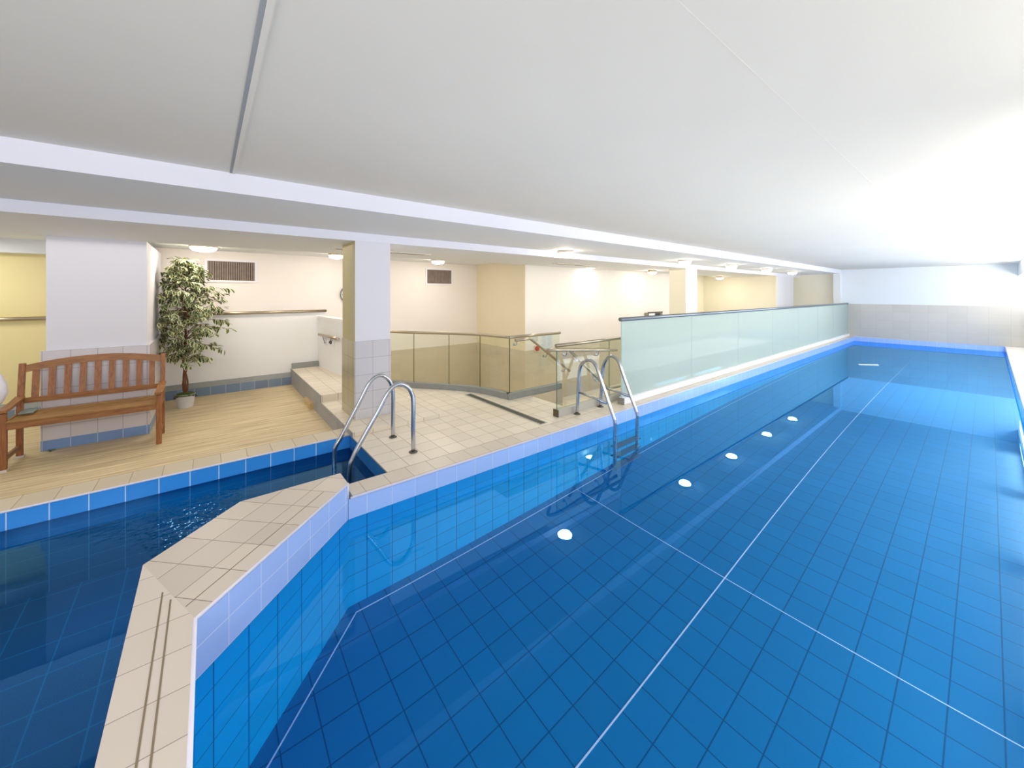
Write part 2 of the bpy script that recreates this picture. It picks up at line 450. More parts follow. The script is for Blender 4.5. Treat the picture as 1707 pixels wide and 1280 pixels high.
m = floorline([(XP + .075, YF - .1), (XP + .075, .85), (-2.11, .05), (XR, .05)], .008); m.build('lane_line', LINEW, lap)
m = MB()
m.face([(x, y, ZW) for x, y in loop]); m.build('water', WATER, lap)['label'] = 'still clear water surface'
m = MB().prism([(-1.93, 12.05), (-1.90, 11.97), (-1.60, 12.26), (-1.63, 12.34)], ZW - .006, ZW + .008)
tag(m.build('pool_float', paint('white_plastic', 'f8fafc', .4), bevel=.003), 'small flat white float on the water near the far end of the lap pool', 'float')

# ------------------------------------------------------------------ the small pool
sp = thing('plunge_pool', 'small dark blue pool between the timber floor and the raised divider', 'pool', (-3.6, -.8, -1.3))
SP = [(-4.295, 1.19), (-3.19, 1.19), (-3.19, .885), (-3.175, .81), (-3.163, .17), (-2.74, -.265), (1.05, -.262), (1.05, YB), (-4.295, YB)]
SPF = -1.3
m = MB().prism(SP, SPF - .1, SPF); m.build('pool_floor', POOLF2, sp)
m = MB()
for i in range(len(SP)):
    (x0, y0), (x1, y1) = SP[i], SP[(i + 1) % len(SP)]
    if i in (8,): continue
    m.face([(x0, y0, SPF), (x1, y1, SPF), (x1, y1, -.012), (x0, y0, -.012)])
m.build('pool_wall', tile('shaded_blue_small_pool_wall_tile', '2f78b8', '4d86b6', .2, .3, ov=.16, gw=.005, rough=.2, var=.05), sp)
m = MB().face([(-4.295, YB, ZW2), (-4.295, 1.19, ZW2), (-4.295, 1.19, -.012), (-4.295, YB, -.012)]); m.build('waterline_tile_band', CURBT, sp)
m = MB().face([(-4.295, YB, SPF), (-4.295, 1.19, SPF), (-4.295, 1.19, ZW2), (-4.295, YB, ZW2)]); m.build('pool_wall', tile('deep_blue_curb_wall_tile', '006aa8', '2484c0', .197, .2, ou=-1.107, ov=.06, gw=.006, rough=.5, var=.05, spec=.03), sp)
m = MB().box(-4.55, -4.298, YB, 1.19, -.5, -.002); m.build('coping', tile('beige_curb_tile', 'd6c8ae', '9c8a6e', .4, .197, ou=.1, ov=-1.09, gw=.005, rough=.4, var=.05), sp)
m = MB().tube([(-4.295, YB, -.008), (-4.295, 1.19, -.008)], .008, 8); m.build('bullnose_trim', TRIM, sp)
m = MB().face([(x, y, ZW2) for x, y in SP]); m.build('water', WATER2, sp)['label'] = 'dark blue water surface with small ripples'

# ------------------------------------------------------------------ raised divider between the pools
dv = thing('pool_divider', 'raised angular tiled divider wall between the small pool and the lap pool', 'divider wall', (-2.4, .1, -1.3))
ZD = .11
PL = [(1.05, -.262), (-2.74, -.265), (-3.163, .17), (-3.175, .81)]
PR = [(XP, .812), (-2.149, -.045), (1.05, -.045)]
core = PR + PL
m = MB().prism([(x + (0), y) for x, y in core], PF, ZD - .012, top=False)
m = MB()
for (x0, y0), (x1, y1) in zip(PR, PR[1:]):
    m.face([(x0, y0, ZW), (x1, y1, ZW), (x1, y1, ZD - .01), (x0, y0, ZD - .01)])
m.face([(-3.175, .812, -.14), (XP, .812, -.14), (XP, .812, ZD - .01), (-3.175, .812, ZD - .01)])
m.build('waterline_tile_band', tile('periwinkle_divider_tile', 'b4cdff', 'e8ebff', .197, .135, ou=.05, ov=ZD - .137, gw=.004, rough=.12, var=.03), dv)
m = MB()
for (x0, y0), (x1, y1) in zip(PL, PL[1:]):
    m.face([(x0, y0, ZW2 - .02), (x1, y1, ZW2 - .02), (x1, y1, ZD - .01), (x0, y0, ZD - .01)])
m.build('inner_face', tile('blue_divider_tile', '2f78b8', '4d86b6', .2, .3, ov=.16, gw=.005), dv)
# top: diagonal run and straight run with their own tile directions
TOP = tile('beige_divider_top_tile', 'd6cabd', '8f8070', .193, .2, ou=.09, ov=.0, gw=.0045, rough=.4, var=.07)
def top_faces(poly, o, d, mat, name):
    d = Vector((d[0], d[1])).normalized(); n = Vector((-d.y, d.x))
    uv = [((Vector((x - o[0], y - o[1]))).dot(d), (Vector((x - o[0], y - o[1]))).dot(n)) for x, y in poly]
    m = MB(); m.face([(x, y, ZD) for x, y in poly], uv=uv)
    b = len(poly)
    return m.build(name, mat, dv)
top_faces([(-2.149, -.045), (XP, .812), (-3.175, .81), (-3.163, .17), (-2.74, -.265)], (-2.149, -.045), (-.694, .72), TOP, 'top_tiles')
top_faces([(1.05, -.045), (-2.149, -.045), (-2.74, -.265), (1.05, -.262)], (-2.149, -.045), (-1, 0),
          tile('beige_divider_edge_tile', 'ddd1c4', 'a09284', .2, 1., ou=.05, ov=.5, gw=.004, rough=.4, var=.05), 'top_tiles')
G2 = paint('brown_grout', '8d7d66', .8)
m = MB().beam((1.05, -.135, ZD), (-2.35, -.135, ZD), .006, .003).beam((1.05, -.168, ZD), (-2.43, -.168, ZD), .006, .003)
m.build('grout_joint', G2, dv)
ud, vd = Vector((-.694, .72, 0)), Vector((-.72, -.694, 0))
a_ = Vector((-2.149, -.045, ZD)) + ud * .05 + vd * .1; b_ = Vector((-2.149, -.045, ZD)) + ud * 1.05 + vd * .1
MB().beam(a_, b_, .004, .002).build('grout_joint', G2, dv)
m = MB()
m.tube([(x, y, ZD - .006) for x, y in PR], .009, 8)
m.tube([(XP, .812, -.01), (XP, .812, ZD)], .007, 8)
m.build('bullnose_trim', TRIM, dv)

# ------------------------------------------------------------------ columns
def column(label, x0, x1, y0, y1, z0, z1, zd, tmat, pmat, pr=.006, blue=False, pp=None):
    t = thing('column', label, 'column', ((x0 + x1) / 2, (y0 + y1) / 2, z0))
    if zd is None:
        o = MB().box(x0, x1, y0, y1, z0, z1).build('shaft', pmat, t); o.data.materials.append(FARY)
        for p in o.data.polygons:
            if p.normal.y < -.7 and z0 < -.5: p.material_index = 1  # -Y side toned beige, its shade put into the colour
        return t
    sh = MB().box(x0, x1, y0, y1, zd, z1).build('shaft', pmat, t)
    zb = z0 + .105 if blue else z0
    tb = MB().box(x0 - pr, x1 + pr, y0 - pr, y1 + pr, zb, zd).build('tiled_base', tmat, t)
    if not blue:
        for o, mm in ((sh, COLSHADE), (tb, COLTSHADE)):  # -Y side: shade put into both the paint and the tile colour
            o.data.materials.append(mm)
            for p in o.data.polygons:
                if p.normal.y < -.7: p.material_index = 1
    if blue:
        MB().box(x0 - pr, x1 + pr, y0 - pr, y1 + pr, z0, zb).build('skirting_tiles', BLUET, t)
    return t
column('wide white column with lilac-grey tiled base behind the wooden bench', -7.98, -6.24, -1.345, -.57, ZP, ZS2, .91, COL1T, COLW, .03, True)
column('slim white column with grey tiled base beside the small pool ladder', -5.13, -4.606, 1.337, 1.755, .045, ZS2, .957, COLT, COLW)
column('plain white column rising behind the frosted glass fence', -5.02, -4.6, 9.08, 9.66, -.9, ZS2, None, None, CREAM)
column('broad pale column nearest the far end of the frosted fence', -4.655, -4.6, 15.45, 17.3, -.9, ZS2, None, None, COLW)
column('thin white post at the far corner where the fence meets the end wall', -3.49, -3.3, 17.6, 17.9, 0, ZS1, None, None, FARW)

# ------------------------------------------------------------------ frosted glass fence beside the lap pool
fn = thing('frosted_glass_fence', 'long frosted green glass fence in a white channel along the lap pool', 'fence', (-3.15, 11.1, 0))
MB().box(-3.2, -3.1, 4.44, YF - .01, 0, .085).build('base_channel', paint('white_channel', 'f6f4f8', .3), fn, bevel=.004)
MB().box(-3.2, -3.1, 4.425, 4.44, -.0, .085).build('channel_end_cap', metal('grey_end_cap', 'a8a8aa', .4), fn)
js = [4.43, 6.413, 8.346, 10.3, 12.23, 14.05, 15.85, 17.88]
for a, b in zip(js, js[1:]):
    MB().box(-3.157, -3.145, a + .006, b - .006, .086, 1.145).build('glass_panel', FROST, fn)
MB().tube([(-3.151, 4.41, 1.162), (-3.151, YF - .02, 1.162)], .027, 16).build('handrail', DSTEEL, fn)

# ------------------------------------------------------------------ curved clear glass balustrade
cb = thing('glass_balustrade', 'curved clear glass balustrade on a grey kerb round the stair opening', 'balustrade', (-5.2, 3.0, 0))
full = cpath + [(-4.30, 4.42)]
def ribbon(pts, w, z0, z1):
    m = MB(); L = []; R_ = []
    n = len(pts)
    for i in range(n):
        a = Vector(pts[max(i - 1, 0)]); b = Vector(pts[min(i + 1, n - 1)]); d = (b - a).normalized(); q = Vector((-d.y, d.x)) * w / 2
        p = Vector(pts[i]); L.append(p + q); R_.append(p - q)
    return m.prism([(p.x, p.y) for p in L] + [(p.x, p.y) for p in R_[::-1]], z0, z1)
ribbon(cpath, .09, 0, .085).build('kerb', STONE, cb)
MB().box(-4.345, -4.255, 3.35, 4.42, 0, .085).build('kerb', STONE, cb)
cuts = [0, 12, 18, 24, 30]
for a, b in zip(cuts, cuts[1:]):
    ribbon(cpath[a:b + 1], .01, .086, .872).build('glass_panel', GLASS, cb)
MB().box(-4.305, -4.295, 3.40, 4.40, .086, .872).build('glass_panel', GLASS, cb)
gedge = paint('green_glass_edge', '5d7a66', .3)
PJ = glass_pane('pale_joint', 'b9bd9c', .5)
for k in (12, 18, 24): MB().box(cpath[k][0] - .004, cpath[k][0] + .004, cpath[k][1] - .004, cpath[k][1] + .004, .086, .872).build('glass_joint', PJ, cb)
MB().box(-4.308, -4.298, 3.383, 3.395, .086, .872).build('glass_joint', paint('dark_joint', '6b664c', .4), cb)
MB().tube([(x, y, .887) for x, y in cpath], .022, 12).build('handrail', BRONZE, cb)
MB().tube([(-4.3, 3.38, .887), (-4.3, 4.42, .887)], .022, 12).build('handrail', BRONZE, cb)

# straight clear glass balustrade next to the lap pool ladder
gb = thing('glass_balustrade', 'short straight clear glass balustrade beside the lap pool ladder', 'balustrade', (-3.33, 4.1, 0))
MB().box(-3.37, -3.29, 3.36, 4.95, 0, .085).build('kerb', paint('grey_beige_kerb', 'bdb9b0', .5), gb)
MB().box(-3.372, -3.288, 3.345, 3.36, 0, .088).build('kerb_end_cap', metal('dark_end_cap', '6e675a', .4), gb)
MB().box(-3.335, -3.325, 3.37, 4.40, .086, .858).build('glass_panel', GLASS, gb)
MB().box(-3.335, -3.325, 4.415, 4.93, .086, .858).build('glass_panel', GLASS, gb)
MB().box(-3.334, -3.326, 3.363, 3.37, .086, .858).build('glass_edge', gedge, gb)
MB().box(-3.334, -3.326, 4.404, 4.411, .086, .858).build('glass_joint', gedge, gb)
MB().tube([(-3.33, 3.35, .873), (-3.33, 4.95, .873)], .022, 12).build('handrail', BRONZE, gb)

# handrails
def bracket(m, x, y, z, dx, drop=.07):
    """disc on the glass and a curved arm up to the rail at (x,y,z)"""
    gx = x + dx
    m.tube([(gx, y, z - drop), (gx - math.copysign(.012, dx), y, z - drop)], .018, 12)
    m.tube(smooth_path([(gx, y, z - drop), (x + dx * .4, y, z - drop - .008), (x, y, z - drop * .6), (x, y, z)], 5), .006, 8)
def handrail(label, pts, brs, r=.02, nm='stair_handrail'):
    t = thing(nm, label, 'handrail', Vector(pts[0]))
    MB().tube(pts, r, 12).build('rail', BRONZE, t)
    for x, y, z, dx in brs:
        m = MB(); bracket(m, x, y, z, dx); m.build('bracket', STEEL, t)
    return t
handrail('steel stair handrail sloping down along the corner of the curved balustrade',
         [(-4.22, 3.43, .848), (-4.22, 3.70, .852), (-4.22, 3.735, .838), (-4.22, 4.56, .27)],
         [(-4.22, 3.46, .85, -.075), (-4.22, 4.05, .62, -.075), (-4.22, 4.45, .345, -.075)])
handrail('steel handrail held level on the straight balustrade, returning round its near end',
         smooth_path([(-3.41, 3.33, .80), (-3.33, 3.22, .835), (-3.27, 3.34, .83), (-3.27, 3.6, .805), (-3.27, 4.5, .722)], 6),
         [(-3.27, 3.48, .818, -.055), (-3.27, 4.1, .76, -.055)])
handrail('steel stair handrail sloping down behind the lap pool ladder',
         [(-3.40, 3.66, .79), (-3.40, 4.43, .19), (-3.40, 4.50, .155), (-3.40, 4.75, .15)],
         [(-3.40, 3.75, .72, .06), (-3.40, 4.15, .40, .06)])
# wall handrails
def wallrail(label, x, y0, y1, z, r=.02):
    t = thing('wall_handrail', label, 'handrail', (x, y0, z))
    MB().tube([(x, y0, z), (x, y1, z)], r, 12).build('rail', BRONZE, t)
    for k in range(3):
        y = y0 + (y1 - y0) * (.12 + .38 * k)
        MB().tube([(x, y, z), (x - .05, y, z - .01)], .008, 8).build('bracket', STEEL, t)
wallrail('bronze-toned wall rail along the pale half wall behind the potted tree', -7.965, -.53, 1.78, 1.185, .026)
wallrail('bronze-toned wall rail on the yellow wall left of the wide column', -7.965, YB + .2, -1.40, 1.185, .026)
t = thing('wall_handrail', 'short steel rail on the low white wall left of the slim column', 'handrail', (-7.7, 1.58, .76))
MB().tube([(-7.72, 1.60, .762), (-6.75, 1.69, .762)], .024, 12).build('rail', BRONZE, t)
for x, y in ((-7.4, 1.63), (-7.0, 1.667)):
    MB().tube([(x, y, .762), (x - .005, y + .06, .75)], .008, 8).build('bracket', STEEL, t)

# ------------------------------------------------------------------ pool ladders
def arc_rail(fix, pts, plane):
    return smooth_path([((fix, a, b) if plane == 'x' else (a, fix, b)) for a, b in pts], 5)
def ladder(label, rails, plane, treads, flr):
    base = rails[0]
    loc = Vector((base[0], base[1][0][0], 0)) if plane == 'x' else Vector((base[1][0][0], base[0], 0))
    t = thing('pool_ladder', label, 'pool ladder', loc)
    for fix, pts, brace in rails:
        p = arc_rail(fix, pts, plane)
        r = MB().tube(p, .0205, 14).build('rail', STEEL, t)
        q = p[0]
        m = MB().lathe([(.0, .012), (.026, .012), (.04, .006), (.042, 0), (.0, 0)], (q.x, q.y, .001), 20); m.build('foot_flange', metal('dark_flange', '6d6a64', .4), r)
        if brace:
            a, b = brace
            m = MB().tube([(a[0], fix, a[1]), (b[0], fix, b[1])], .016, 12); m.build('brace', STEEL, r)
    for a, b, w, up in treads:
        m = MB().beam(a, b, w, .03); m.build('tread', paint('grey_tread', '56708c', .4) if not bpy.data.materials.get('grey_tread') else bpy.data.materials['grey_tread'], t)
    return t
lowx = [(.947, -.25), (.947, -.7), (.947, -1.05)]
L1l = [(1.527, 0.), (1.527, .25), (1.527, .467), (1.508, .565), (1.462, .635), (1.393, .672), (1.319, .648), (1.262, .583), (1.188, .444), (1.018, .135), (.968, .055), (.949, -.02)] + lowx
L1r = [(1.536, 0.), (1.536, .25), (1.536, .479), (1.518, .569), (1.476, .632), (1.405, .671), (1.336, .655), (1.28, .598), (1.2, .46), (1.035, .195), (.98, .09), (.955, .01)] + lowx
ladder('steel ladder with two arched rails going into the small pool', [(-3.93, L1l, None), (-3.44, L1r, None)], 'x',
       [((-3.93, .96, z), (-3.44, .96, z), .09, 1) for z in (-.42, -.7, -.98)], 0)
L2l = [(-3.237, 0.), (-3.22, .25), (-3.197, .536), (-3.167, .63), (-3.105, .685), (-3.043, .706), (-2.978, .69), (-2.93, .64), (-2.87, .517), (-2.699, .133), (-2.668, .06), (-2.664, -.02), (-2.666, -.25), (-2.666, -.7), (-2.666, -.95)]
L2r = [(-3.246, 0.), (-3.23, .25), (-3.207, .513), (-3.168, .622), (-3.115, .683), (-3.055, .702), (-2.992, .678), (-2.945, .622), (-2.879, .47), (-2.723, .122), (-2.69, .04), (-2.687, -.03), (-2.688, -.25), (-2.688, -.7), (-2.688, -.95)]
ladder('steel ladder with two braced arched rails going into the lap pool', [(3.634, L2l, ((-3.218, .288), (-2.784, .238))), (4.11, L2r, ((-3.223, .277), (-2.783, .235)))], 'y',
       [((-2.68, 3.634, z), (-2.68, 4.11, z), .09, 1) for z in (-.38, -.64, -.9)], 0)

# ------------------------------------------------------------------ ceiling lamps
LAMPB = paint('cream_lamp_base', 'efe6d8', .4)
LAMPD = paint('brass_lamp_base', 'b79a5e', .4)
LAMPE = emit('warm_lamp_diffuser', 'fff3e2', 58.)
def lamp(x, y, z, r, label, base, group=None):
    t = thing('ceiling_lamp', label, 'lamp', (x, y, z), group)
    MB().lathe([(0, 0), (r, 0), (r, -.035), (r * .94, -.045), (r * .9, -.045)], (x, y, z), 28).build('base', base, t)
    MB().lathe([(r * .93, -.04), (r * .9, -.06), (r * .75, -.085), (r * .45, -.1), (.0, -.106)], (x, y, z), 28).build('diffuser', LAMPE, t)
lamp(-7.15, -.05, ZS1, .17, 'round white dome lamp above the potted tree', LAMPB)
lamp(-7.15, 1.76, ZS1, .13, 'round dome lamp half hidden left of the slim column top', LAMPD)
lamp(-7.15, 3.74, ZS1, .14, 'round dome lamp above the smaller wall vent', LAMPB)
lamp(-4.41, 4.65, ZS1, .13, 'glowing dome lamp on the soffit above the straight glass balustrade', LAMPB)
lamp(-4.02, 7.9, ZS1, .13, 'glowing dome lamp above the white column behind the frosted fence', LAMPB)
lamp(-3.96, 10.1, ZS1, .13, 'glowing dome lamp just right of the white column behind the frosted fence', LAMPB)
lamp(-3.95, 12.46, ZS1, .13, 'second glowing dome lamp from the far end of the soffit', LAMPB)
lamp(-3.92, 14.62, ZS1, .13, 'glowing dome lamp nearest the far end wall', LAMPB)
lamp(-5.62, 9.3, ZS2, .11, 'small warm lamp left of the white column behind the frosted fence', LAMPD)
lamp(-6.08, 14.5, ZS2, .13, 'small warm lamp shining on the far yellow wall', LAMPD)

t = thing('recessed_downlight', 'flush round downlight in the soffit close to the corridor wall', 'lamp', (-6.04, 7.26, ZS2))
MB().lathe([(.105, -.004), (.13, -.004), (.13, 0), (.105, 0), (.105, -.004)], (-6.04, 7.26, ZS2), 28).build('trim_ring', WHITE, t)
MB().lathe([(0, -.002), (.104, -.002)], (-6.04, 7.26, ZS2), 28).build('diffuser', LAMPE, t)

# ------------------------------------------------------------------ wall vents and ceiling slots
def grille_mat():
    m, nt, out = newmat('brown_grey_grille')
    uv = nt.nodes.new('ShaderNodeUVMap'); sp_ = nt.nodes.new('ShaderNodeSeparateXYZ'); nt.links.new(uv.outputs[0], sp_.inputs[0])
    no = nt.nodes.new('ShaderNodeTexNoise'); no.inputs['Scale'].default_value = 9
    nt.links.new(uv.outputs[0], no.inputs[0])
    bsdf(nt, out, mixc(nt, no.outputs[0], lin('6f6158'), lin('9a8b80')), .6)
    return m
GR = grille_mat(); VF = paint('white_vent_frame', 'f2eef4', .4); DK = paint('dark_void', '4a413c', .8)
def vent(label, y0, y1, z0, z1):
    t = thing('wall_vent', label, 'vent', (XB, (y0 + y1) / 2, z0))
    w = .035
    MB().box(XB, XB + .02, y0 - w, y1 + w, z1, z1 + w).box(XB, XB + .02, y0 - w, y1 + w, z0 - w, z0).box(XB, XB + .02, y0 - w, y0, z0, z1).box(XB, XB + .02, y1, y1 + w, z0, z1).build('frame', VF, t)
    MB().box(XB, XB + .004, y0, y1, z0, z1).build('backing', DK, t)
    m = MB(); n = int((y1 - y0) / .03)
    for k in range(n):
        y = y0 + (y1 - y0) * (k + .5) / n
        m.box(XB + .004, XB + .014, y - .011, y + .011, z0, z1)
    m.build('louvre', GR, t)
vent('wide brown-grey wall vent in a white frame above the potted tree', -.01, .64, 1.74, 2.06)
vent('smaller brown-grey wall vent right of the slim column', 3.93, 4.56, 1.75, 2.07)
def slot(label, y0, y1):
    t = thing('slot_diffuser', label, 'air diffuser', (-5.5, (y0 + y1) / 2, ZS2))
    MB().box(-5.58, -5.43, y0, y1, ZS2 - .012, ZS2).build('frame', WHITE, t)
    MB().box(-5.53, -5.48, y0 + .05, y1 - .08, ZS2 - .0135, ZS2 - .01).build('slot', paint('slot_shadow', '5d5d55', .8), t)
slot('slim white slot diffuser in the soffit just right of the slim column', 1.3, 2.72)
slot('slim white slot diffuser in the soffit behind the lit dome lamp', 5.5, 6.65)

# ------------------------------------------------------------------ wall clock, signs, call point, notices, box
t = thing('wall_clock', 'round white dial with dark rim on the cream wall, mostly hidden behind the slim column', 'clock', (XB, 2.22, 1.49))
def disc_x(m, x, y, z, r, seg=32, x2=None):
    pts = [(x, y + r * math.cos(2 * PI * k / seg), z + r * math.sin(2 * PI * k / seg)) for k in range(seg)]
    m.face(pts)
    if x2 is not None:
        p2 = [(x2, b, c) for a, b, c in pts]
        for k in range(seg):
            j = (k + 1) % seg; m.face([p2[k], p2[j], pts[j], pts[k]])
    return m
m = MB(); ring = [(XB + .03, 2.22 + .165 * math.cos(2 * PI * k / 40), 1.497 + .165 * math.sin(2 * PI * k / 40)) for k in range(41)]
m.tube(ring, .012, 8, caps=False); m.build('rim', paint('grey_clock_rim', '77776f', .4), t)
disc_x(MB(), XB + .025, 2.22, 1.497, .16, 32, XB + .001).build('dial', paint('white_dial', 'f4f2f0', .5), t)
DM = paint('dark_marks', '4a4a48', .6)
for k in range(12):
    a = 2 * PI * k / 12
    MB().beam((XB + .027, 2.22 + .12 * math.cos(a), 1.497 + .12 * math.sin(a)), (XB + .027, 2.22 + .145 * math.cos(a), 1.497 + .145 * math.sin(a)), .006, .01).build('dial_mark', DM, t)

def lowwall(x): return 1.64 + (x + 8.0) * (.12 / 1.4)
SGN = paint('white_sign', 'f0eff2', .4); SGD = paint('dark_pictogram', '4e4f56', .6)
def sign(label, x0, x1, z0, z1, shapes):
    xc = (x0 + x1) / 2
    t = thing('pictogram_sign', label, 'sign', (xc, lowwall(xc), z0))
    m = MB()
    def P(x, z, o): return (x, lowwall(x) - o, z)
    m.face([P(x0, z0, .006), P(x1, z0, .006), P(x1, z1, .006), P(x0, z1, .006)])
    m.face([P(x0, z0, .001), P(x0, z1, .001), P(x1, z1, .001), P(x1, z0, .001)])
    m.build('plate', SGN, t)
    m = MB()
    for sh in shapes:
        m.face([P(x0 + (x1 - x0) * a, z0 + (z1 - z0) * b, .009) for a, b in sh])
    m.build('pictogram', SGD, t)
circ = lambda cx, cy, r, ry: [(cx + r * math.cos(k * PI / 6), cy + ry * math.sin(k * PI / 6)) for k in range(12)]
sign('small white pictogram sign with a slanting figure below the short steel rail', -7.72, -7.52, .58, .73, [
    [(.2, .75), (.3, .8), (.75, .3), (.65, .25)], circ(.25, .9, .1, .09), [(.55, .2), (.9, .2), (.9, .27), (.55, .27)]])
sign('small white pictogram sign with a dark rounded figure, right of the slanting one', -7.44, -7.1, .58, .74, [
    circ(.5, .45, .2, .22), [(.45, .6), (.55, .6), (.6, .95), (.52, .95)], [(.6, .55), (.72, .8), (.78, .78), (.68, .5)], [(.25, .5), (.35, .55), (.3, .3), (.22, .32)]])
XC = -6.1888
t = thing('call_point', 'small red round call point on the corridor wall seen through glass', 'call point', (XC, 5.62, .25))
MB().box(XC, XC + .02, 5.555, 5.685, .25, .385).build('back_box', paint('white_box', 'e9e4dc', .4), t)
disc_x(MB(), XC + .05, 5.62, .315, .055, 24, XC + .02).build('button', paint('red_button', 'c94a3c', .35), t)
def notice(label, y0, y1, z0, z1, cols, mat):
    t = thing('paper_notice', label, 'notice', (XC, (y0 + y1) / 2, z0))
    MB().box(XC, XC + .003, y0, y1, z0, z1).build('sheet', mat, t)
    m = MB(); n = 9
    for c0, c1 in cols:
        for k in range(n):
            z = z1 - (z1 - z0) * (.1 + .8 * k / n)
            m.box(XC + .003, XC + .0036, y0 + (y1 - y0) * c0, y0 + (y1 - y0) * (c1 - .12 * ((k * 7) % 3) / 3), z - .006, z)
    m.build('text_lines', paint('faint_print', 'a6a8b0', .8) if not bpy.data.materials.get('faint_print') else bpy.data.materials['faint_print'], t)
notice('pale blue printed notice sheet on the corridor wall, right of the red call point', 5.76, 6.12, .29, .63, [(.08, .45), (.55, .92)], paint('pale_blue_paper', 'e3e8f2', .7))
notice('small white printed notice above the red call point', 5.48, 5.70, .44, .60, [(.1, .9)], paint('white_paper', 'efece6', .7))
t = thing('display_case', 'small dark-edged box with a white panel just above the fence handrail', 'box', (-6.1, 10.2, .7))
MB().box(-6.19, -6.05, 9.82, 10.55, .7, .96).build('case', paint('grey_case', '8e8c82', .5), t)
MB().box(-6.06, -6.04, 9.79, 10.56, .955, .985).build('top_edge', paint('dark_edge', '5b5850', .5), t)
MB().box(-6.05, -6.045, 9.84, 10.12, .72, .945).build('white_panel', paint('white_panel', 'ffffff', .4), t)
MB().box(-6.05, -6.045, 10.18, 10.42, .78, .94).build('dark_panel', paint('dark_panel', '3a3834', .4), t)

# ------------------------------------------------------------------ drain channel, timber block, fallen leaf
t = thing('drain_channel', 'dark slotted drain channel set in the tiled deck before the stairs', 'drain', (-4.06, 3.06, 0))
MB().box(-4.9, -3.235, 3.008, 3.022, 0, .004).box(-4.9, -3.235, 3.1, 3.114, 0, .004).box(-4.9, -4.886, 3.022, 3.1, 0, .004).box(-3.249, -3.235, 3.022, 3.1, 0, .004).build('frame', paint('grey_drain_frame', 'a9a89c', .5), t)
m = MB().box(-4.886, -3.249, 3.022, 3.1, 0, .0015); m.build('channel', paint('dark_drain', '4b483e', .7), t)
m = MB()
for k in range(40): m.box(-4.88 + k * .0405, -4.868 + k * .0405, 3.024, 3.098, .0015, .003)
m.build('slats', paint('drain_slats', '77746a', .5), t)
m = MB().prism([(-6.5, 1.19), (-6.06, 1.19), (-6.06, 1.135), (-6.5, 1.14)], ZP, ZP + .085)
tag(m.build('timber_block', wood('pale_timber', 'd9bf8e', 'b8985f', 'X'), bevel=.003), 'short pale timber block on the timber floor against the grey step', 'block')
m = MB()
for k, (a, l) in enumerate(((.2, .05), (1.9, .045), (3.7, .05))):
    d = Vector((math.cos(a), math.sin(a), 0)); n = Vector((-d.y, d.x, 0)); c = Vector((-6.165, -1.30, ZP + .004))
    m.face([c, c + d * l * .5 + n * .016 + Vector((0, 0, .008)), c + d * l, c + d * l * .5 - n * .016 + Vector((0, 0, .006))])
tag(m.build('fallen_leaf', paint('green_leaf', '55703c', .5)), 'small green fallen leaf on the floor at the wide column base', 'leaf')

# ------------------------------------------------------------------ wooden bench
b = thing('garden_bench', 'brown wooden two-seat garden bench with slatted arched back', 'bench', (-5.95, -.96, ZP))
yl, yr = -1.492, -.425
xf, xb = -5.72, -6.125
sw = .047
def back_x(z): return xb - max(0, z - .3) * .16
for y in (yl, yr):
    MB().beam((xf, y, ZP), (xf, y, .40), sw, sw, (1, 0, 0)).build('leg', TEAKZ, b, bevel=.004)
    m = MB(); pts = [(xb, ZP), (xb, .30), (back_x(.80), .80)]
    for (x0, z0), (x1, z1) in zip(pts, pts[1:]):
        m.beam((x0, y, z0 - (0 if z0 == ZP else .005)), (x1, y, z1), sw * .9, sw, (1, 0, 0))
    m.build('leg', TEAKZ, b, bevel=.004)['label'] = 'rear leg rising into the back post'
    MB().beam((xf, y, -.03), (xb, y, -.03), .025, .04).build('stretcher', TEAKX, b)
    MB().beam((xf, y, .285), (xb, y, .285), .025, .06).build('side_rail', TEAKX, b)
    # arm rest: flat board, slightly rising to the back
    m = MB(); pts = [(xf + .05, .425), (xf - .08, .428), (xb + .12, .445), (back_x(.46) + .01, .465)]
    for (x0, z0), (x1, z1) in zip(pts, pts[1:]): m.beam((x0, y, z0), (x1, y, z1), .065, .026)
    m.build('armrest', TEAKX, b, bevel=.003)
for k in range(6):
    x = xf + .005 - k * .072
    z = .318 - .012 * math.sin(PI * min(1, k / 5)) 
    MB().beam((x, yl + .024, z), (x, yr - .024, z), .064, .018).build('seat_slat', SEATW, b, bevel=.002)
MB().beam((xf + .005, yl, .275), (xf + .005, yr, .275), .024, .062).build('front_rail', TEAK, b, bevel=.003)
MB().beam((xb, yl, .28), (xb, yr, .28), .024, .05).build('rear_rail', TEAK, b)
def arch(u): return .735 + .062 * (1 - (2 * u - 1) ** 2)
m = MB(); nseg = 16
top = []; bot = []
for k in range(nseg + 1):
    u = k / nseg; y = yl + .022 + (yr - yl - .044) * u
    zt = arch(u) + .045; zb_ = arch(u) - .028
    top.append((y, zt)); bot.append((y, zb_))
for k in range(nseg):
    for dx in (-.012, .012):
        q = [(back_x(bot[k][1]) + dx, bot[k][0], bot[k][1]), (back_x(bot[k + 1][1]) + dx, bot[k + 1][0], bot[k + 1][1]), (back_x(top[k + 1][1]) + dx, top[k + 1][0], top[k + 1][1]), (back_x(top[k][1]) + dx, top[k][0], top[k][1])]
        m.face(q if dx > 0 else q[::-1])
    for L in (top, bot):
        q = [(back_x(L[k][1]) - .012, L[k][0], L[k][1]), (back_x(L[k][1]) + .012, L[k][0], L[k][1]), (back_x(L[k + 1][1]) + .012, L[k + 1][0], L[k + 1][1]), (back_x(L[k + 1][1]) - .012, L[k + 1][0], L[k + 1][1])]
        m.face(q if L is top else q[::-1])
m.build('top_rail', TEAK, b)['label'] = 'arched top rail'
